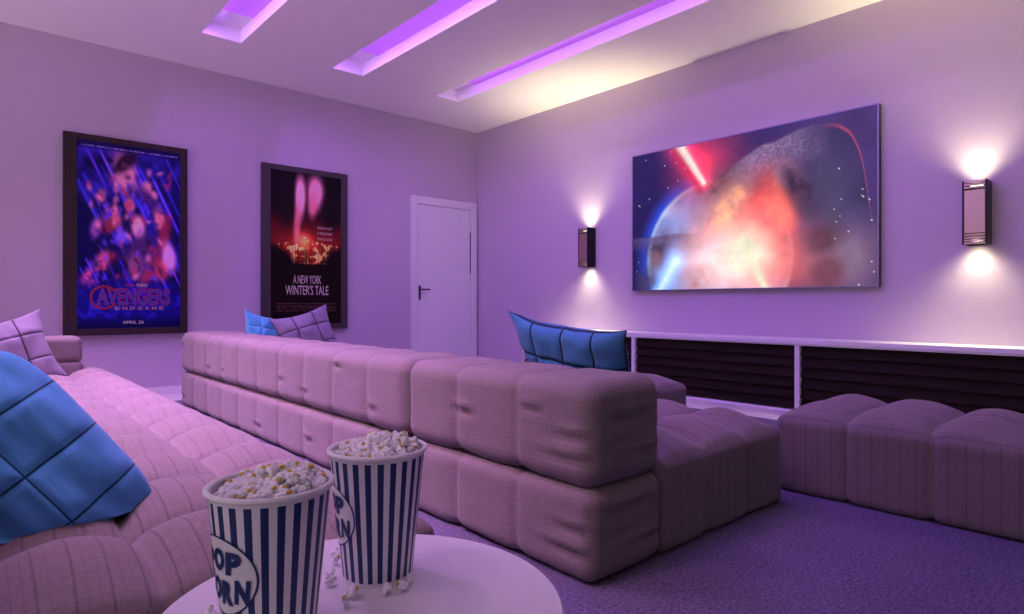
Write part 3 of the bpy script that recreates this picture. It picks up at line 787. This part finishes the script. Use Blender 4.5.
print_mat = art_mat('glossy_print', 0.0, 0.45)
def poster(label, x0, x1, z0, z1, px0, px1, pz0, pz1, img, fmat):
    t = thing('framed_poster', label, 'poster', (0, 0, 0), 0, 'framed posters on the left wall')
    y1 = YA - 0.001; y0 = YA - 0.05; yp = YA - 0.042
    f = MB()
    f.box(x0, px0, y0, y1, z0, z1, 0.003).box(px1, x1, y0, y1, z0, z1, 0.003)
    f.box(px0, px1, y0, y1, pz1, z1, 0.003).box(px0, px1, y0, y1, z0, pz0, 0.003)
    f.build('frame', fmat, t)
    MB().box(px0, px1, YA - 0.04, y1, pz0, pz1).build('backing_board', M['black_plastic'], t)
    picture('print', img, (px0, yp, pz1), (px1 - px0, 0, 0), (0, 0, pz0 - pz1), print_mat, t, 1.5)
    return t, yp
RT, UP = (1, 0, 0), (0, 0, 1)
p1, yp = poster('big framed poster with a dark blue and violet picture and red-edged title', 0.648, 1.576, 0.535, 2.217, 0.742, 1.515, 0.592, 2.166, poster_blue(), M['frame_wood'])
cx = 1.135
def prt(txt, mat, z, w, h, fat, lift, parent, x=cx, nm='title_lettering'):
    return letters(txt, mat, nm, parent, (x, yp - lift, z), RT, UP, w, h, fat)
prt('AVENGERS', M['print_red'], 0.790, 0.56, 0.145, 0.045, 0.0015, p1, cx + 0.02)
prt('AVENGERS', M['print_blue'], 0.796, 0.55, 0.130, 0.006, 0.003, p1, cx + 0.02)
rg = MB(); n = 40
for i in range(n):                                         # broken ring around the first letter
    a0, a1 = R(35) + R(295) * i / n, R(35) + R(295) * (i + 1) / n
    vs = [rg.bm.verts.new((cx - 0.205 + r_ * math.cos(a), yp - 0.001, 0.855 + r_ * math.sin(a))) for r_, a in ((0.086, a0), (0.102, a0), (0.102, a1), (0.086, a1))]
    rg.bm.faces.new(vs)
rg.build('title_ring', M['print_red'], p1)
for i_, ch in enumerate('ENDGAME'): prt(ch, M['print_orange'], 0.748, 0.034, 0.028, 0.01, 0.003, p1, cx + 0.06 - 0.168 + 0.056 * i_, 'subtitle_letter')
prt('MARVEL', M['print_red'], 0.950, 0.075, 0.026, 0.02, 0.003, p1, cx - 0.01, 'studio_lettering')
prt('STUDIOS', M['print_light'], 0.950, 0.080, 0.026, 0.01, 0.003, p1, cx + 0.075, 'studio_lettering')
prt('APRIL 26', M['print_light'], 0.628, 0.16, 0.026, 0.012, 0.003, p1, cx + 0.01, 'date_lettering')

p2, yp = poster('smaller framed poster with a black and red city picture, left of the door', 2.25, 3.167, 0.535, 2.204, 2.335, 3.090, 0.592, 2.148, poster_red(), M['frame_grain'])
cx = 2.715
prt('A NEW YORK', M['print_light'], 1.008, 0.30, 0.088, 0.0, 0.002, p2, cx)
prt("WINTER'S TALE", M['print_light'], 0.893, 0.46, 0.100, 0.004, 0.002, p2, cx)
for i, s in enumerate(('THIS IS NOT', 'A TRUE STORY', 'THIS IS LOVE')):
    prt(s, M['print_light'], 1.585 - 0.058 * i, 0.17, 0.026, 0.0, 0.002, p2, cx + 0.19, 'tagline_lettering')

# ------------------------------------------------------------------ side table with the popcorn buckets
TC, TR, TZ = (0.378, 0.695), 0.247, 0.425
t = thing('side_table', 'round white side table in the foreground holding two popcorn buckets', 'table', (TC[0], TC[1], 0))
MB().lathe([(0, -0.022), (TR - 0.012, -0.022), (TR - 0.003, -0.018), (TR, -0.010), (TR - 0.001, -0.003), (TR - 0.004, 0), (0, 0)], 128, (0, 0, TZ)).build('tabletop', M['table'], t, smooth=True)
MB().lathe([(0.022, 0.012), (0.022, TZ - 0.030), (0.05, TZ - 0.022)], 32).build('pedestal', M['white'], t, smooth=True)
MB().lathe([(0, 0), (0.15, 0), (0.152, 0.006), (0.145, 0.012), (0.03, 0.016), (0, 0.016)], 64).build('base', M['white'], t, smooth=True)

BR0, BR1, BH = 0.0470, 0.0645, 0.174
def cone_r(z): return BR0 + (BR1 - BR0) * z / BH
def bucket(label, x, y, face_az):
    """face_az: azimuth (radians, world) of the round emblem's middle."""
    t = thing('popcorn_bucket', label, 'popcorn bucket', (x, y, TZ), 0, 'striped popcorn buckets on the side table')
    n = 240; zs = [0.0, 0.003, 0.006, 0.05, 0.10, 0.167, BH]; verts = []; faces = []; mi = []
    for z in zs:
        for i in range(n):
            a = 2 * math.pi * i / n; verts.append((cone_r(z) * math.cos(a), cone_r(z) * math.sin(a), z))
    for j in range(len(zs) - 1):
        for i in range(n):
            faces.append((j * n + i, j * n + (i + 1) % n, (j + 1) * n + (i + 1) % n, (j + 1) * n + i))
            mi.append(1 if (2 <= j <= 4 and (i % 10) < 5) else 0)
    b0 = len(verts)                                        # inner wall and floor
    for z in (BH, 0.006):
        for i in range(n):
            a = 2 * math.pi * i / n; r = cone_r(z) - 0.0012; verts.append((r * math.cos(a), r * math.sin(a), z))
    for i in range(n):
        j = (i + 1) % n; faces.append((b0 + j, b0 + i, b0 + n + i, b0 + n + j)); mi.append(0)
        faces.append(((len(zs) - 1) * n + i, (len(zs) - 1) * n + j, b0 + j, b0 + i)); mi.append(0)
    faces.append(tuple(b0 + n + i for i in range(n))); mi.append(0)
    faces.append(tuple(range(n))[::-1]); mi.append(0)
    mesh_obj('cup', verts, faces, None, t, True, mats=[M['cup_white'], M['cup_blue']], midx=mi).data.set_sharp_from_angle(angle=R(40))
    ring = [(BR1 + 0.0008 + 0.0036 * math.cos(a), BH + 0.0036 * math.sin(a)) for a in [2 * math.pi * i / 12 for i in range(13)]]
    MB().lathe(ring, 128).build('rolled_rim', M['cup_white'], t, smooth=True)
    ring = [(BR0 + 0.0002 + 0.0012 * math.cos(a), 0.0014 + 0.0012 * math.sin(a)) for a in [2 * math.pi * i / 8 for i in range(9)]]
    MB().lathe(ring, 96).build('foot_rim', M['cup_white'], t, smooth=True)
    ZC = 0.092
    def wrap(a, b, lift):
        z = ZC + b; r0 = cone_r(ZC); az = face_az + a / r0; r = cone_r(z) + lift
        return (r * math.cos(az), r * math.sin(az), z)
    def oval(ra, rb, lift, inner=0.0):
        v, f = [], []; m, q = 14, 72
        for i in range(m + 1):
            s = inner + (1 - inner) * i / m
            for j in range(q):
                a = 2 * math.pi * j / q; v.append(wrap(ra * s * math.cos(a), rb * s * math.sin(a), lift))
        for i in range(m):
            for j in range(q):
                k2 = (j + 1) % q; f.append((i * q + j, (i + 1) * q + j, (i + 1) * q + k2, i * q + k2))
        return v, f
    em = mesh_obj('emblem', *oval(0.047, 0.042, 0.0006), M['cup_white'], t, True)
    mesh_obj('emblem_outline', *oval(0.0475, 0.0425, 0.0010, 0.955), M['cup_blue'], em, True)
    def row(word, xs, y, hgt, wid, tilt):
        for ch, x0, dy in zip(word, xs, tilt):
            letters(ch, M['cup_blue'], 'emblem_letter', em, lambda a, b, x0=x0, dy=dy: wrap(x0 + a + 0.10 * b, y + dy + b, 0.0016), None, None, wid, hgt, 0.06)
    row('POP', (-0.021, 0.0, 0.020), 0.003, 0.025, 0.0185, (-0.002, 0.002, 0.0))
    row('CORN', (-0.0285, -0.0095, 0.0095, 0.0285), -0.026, 0.026, 0.0175, (0.001, -0.002, -0.004, -0.001))
    return t
B1, B2 = (0.2615, 0.696), (0.437, 0.769)
def az_from_view(p, off_left):
    """azimuth of a surface direction turned off_left (radians) to the left of the side that faces the camera."""
    to_cam = math.atan2(-p[1], -p[0]); return to_cam - off_left
bucket('nearer blue and white striped popcorn bucket, cut by the picture edge', *B1, az_from_view(B1, R(60)))
bucket('farther blue and white striped popcorn bucket, whole in view on the table', *B2, az_from_view(B2, R(79)))

# popped kernels: a few shapes, each piece an object of its own
def corn_mesh(seed):
    rng = random.Random(seed); b = bmesh.new()
    def ball(c, r, mi, sq=(1, 1, 1)):
        r0 = len(b.faces)
        g = bmesh.ops.create_icosphere(b, subdivisions=2, radius=r)
        for v in g['verts']:
            nv = mnoise.noise(v.co * 260 + Vector((seed * 3.1, r * 900, 0)))
            v.co = Vector((v.co.x * sq[0], v.co.y * sq[1], v.co.z * sq[2])) * (1 + 0.28 * nv) + Vector(c)
        b.faces.ensure_lookup_table()
        for f in b.faces[r0:]: f.material_index = mi; f.smooth = True
    ball((0, 0, 0), 0.0050, 0)
    for i in range(rng.randint(4, 6)):
        a = rng.uniform(0, 6.28); e = rng.uniform(-0.5, 1.1)
        d_ = Vector((math.cos(a) * math.cos(e), math.sin(a) * math.cos(e), math.sin(e))) * rng.uniform(0.0042, 0.0062)
        ball(d_, rng.uniform(0.0030, 0.0046), 0)
    a = rng.uniform(0, 6.28)
    if seed % 5 < 3: ball((0.0052 * math.cos(a), 0.0052 * math.sin(a), 0.0042), 0.0029, 1, (1.1, 1.1, 0.8))
    me = bpy.data.meshes.new('popcorn_piece'); b.to_mesh(me); b.free(); me.materials.append(M['corn']); me.materials.append(M['hull'])
    return me
CORN = [corn_mesh(i) for i in range(10)]
crng = random.Random(21)
def corn(x, y, z, label, group, sc=1.0, up=False):
    o = bpy.data.objects.new('popcorn_piece', crng.choice(CORN)); COL.objects.link(o)
    o.location = (x, y, z); o.scale = (sc, sc, sc)
    o.rotation_euler = (crng.uniform(-0.7, 0.7), crng.uniform(-0.7, 0.7), crng.uniform(0, 6.28)) if not up else (crng.uniform(-0.3, 0.3), crng.uniform(-0.3, 0.3), crng.uniform(0, 6.28))
    tag(o, label, 'popcorn', group)
def heap(B, label, group, lean):
    for layer, (dz, pitch, scl) in enumerate(((-0.011, 0.0135, 1.0), (-0.003, 0.0122, 0.95), (0.005, 0.014, 1.0))):
        j = 0; y = -BR1
        while y < BR1:
            x = -BR1 + (pitch / 2 if j % 2 else 0)
            while x < BR1:
                px, py = x + crng.uniform(-0.003, 0.003), y + crng.uniform(-0.003, 0.003); r = math.hypot(px, py)
                lim = (BR1 - 0.0125, BR1 - 0.0095, BR1 - 0.018)[layer]
                side = (px * lean[0] + py * lean[1]) / BR1
                if r < lim and not (layer == 2 and (side < -0.05 or crng.random() < 0.15)):
                    corn(B[0] + px, B[1] + py, TZ + BH + dz + 0.007 * (1 - (r / BR1) ** 2) + 0.004 * side + crng.uniform(-0.0015, 0.0015), label, group, scl)
                x += pitch
            y += pitch * 0.87; j += 1
rgt = (math.cos(YAW), -math.sin(YAW)); fwd = (math.sin(YAW), math.cos(YAW))
ln = (rgt[0] * 0.8 + fwd[0] * 0.6, rgt[1] * 0.8 + fwd[1] * 0.6)
heap(B1, 'popped corn heaped in the nearer striped bucket', 'popcorn in the nearer bucket', ln)
heap(B2, 'popped corn heaped in the farther striped bucket', 'popcorn in the farther bucket', ln)
for (x, y) in ((0.418, 0.859), (0.405, 0.835), (0.381, 0.800), (0.369, 0.776), (0.377, 0.728), (0.361, 0.713), (0.413, 0.706), (0.436, 0.700), (0.450, 0.708), (0.226, 0.790)):
    corn(x, y, TZ + 0.0068, 'loose piece of popcorn spilled on the white tabletop beside the buckets', 'popcorn spilled on the table', 1.05, True)
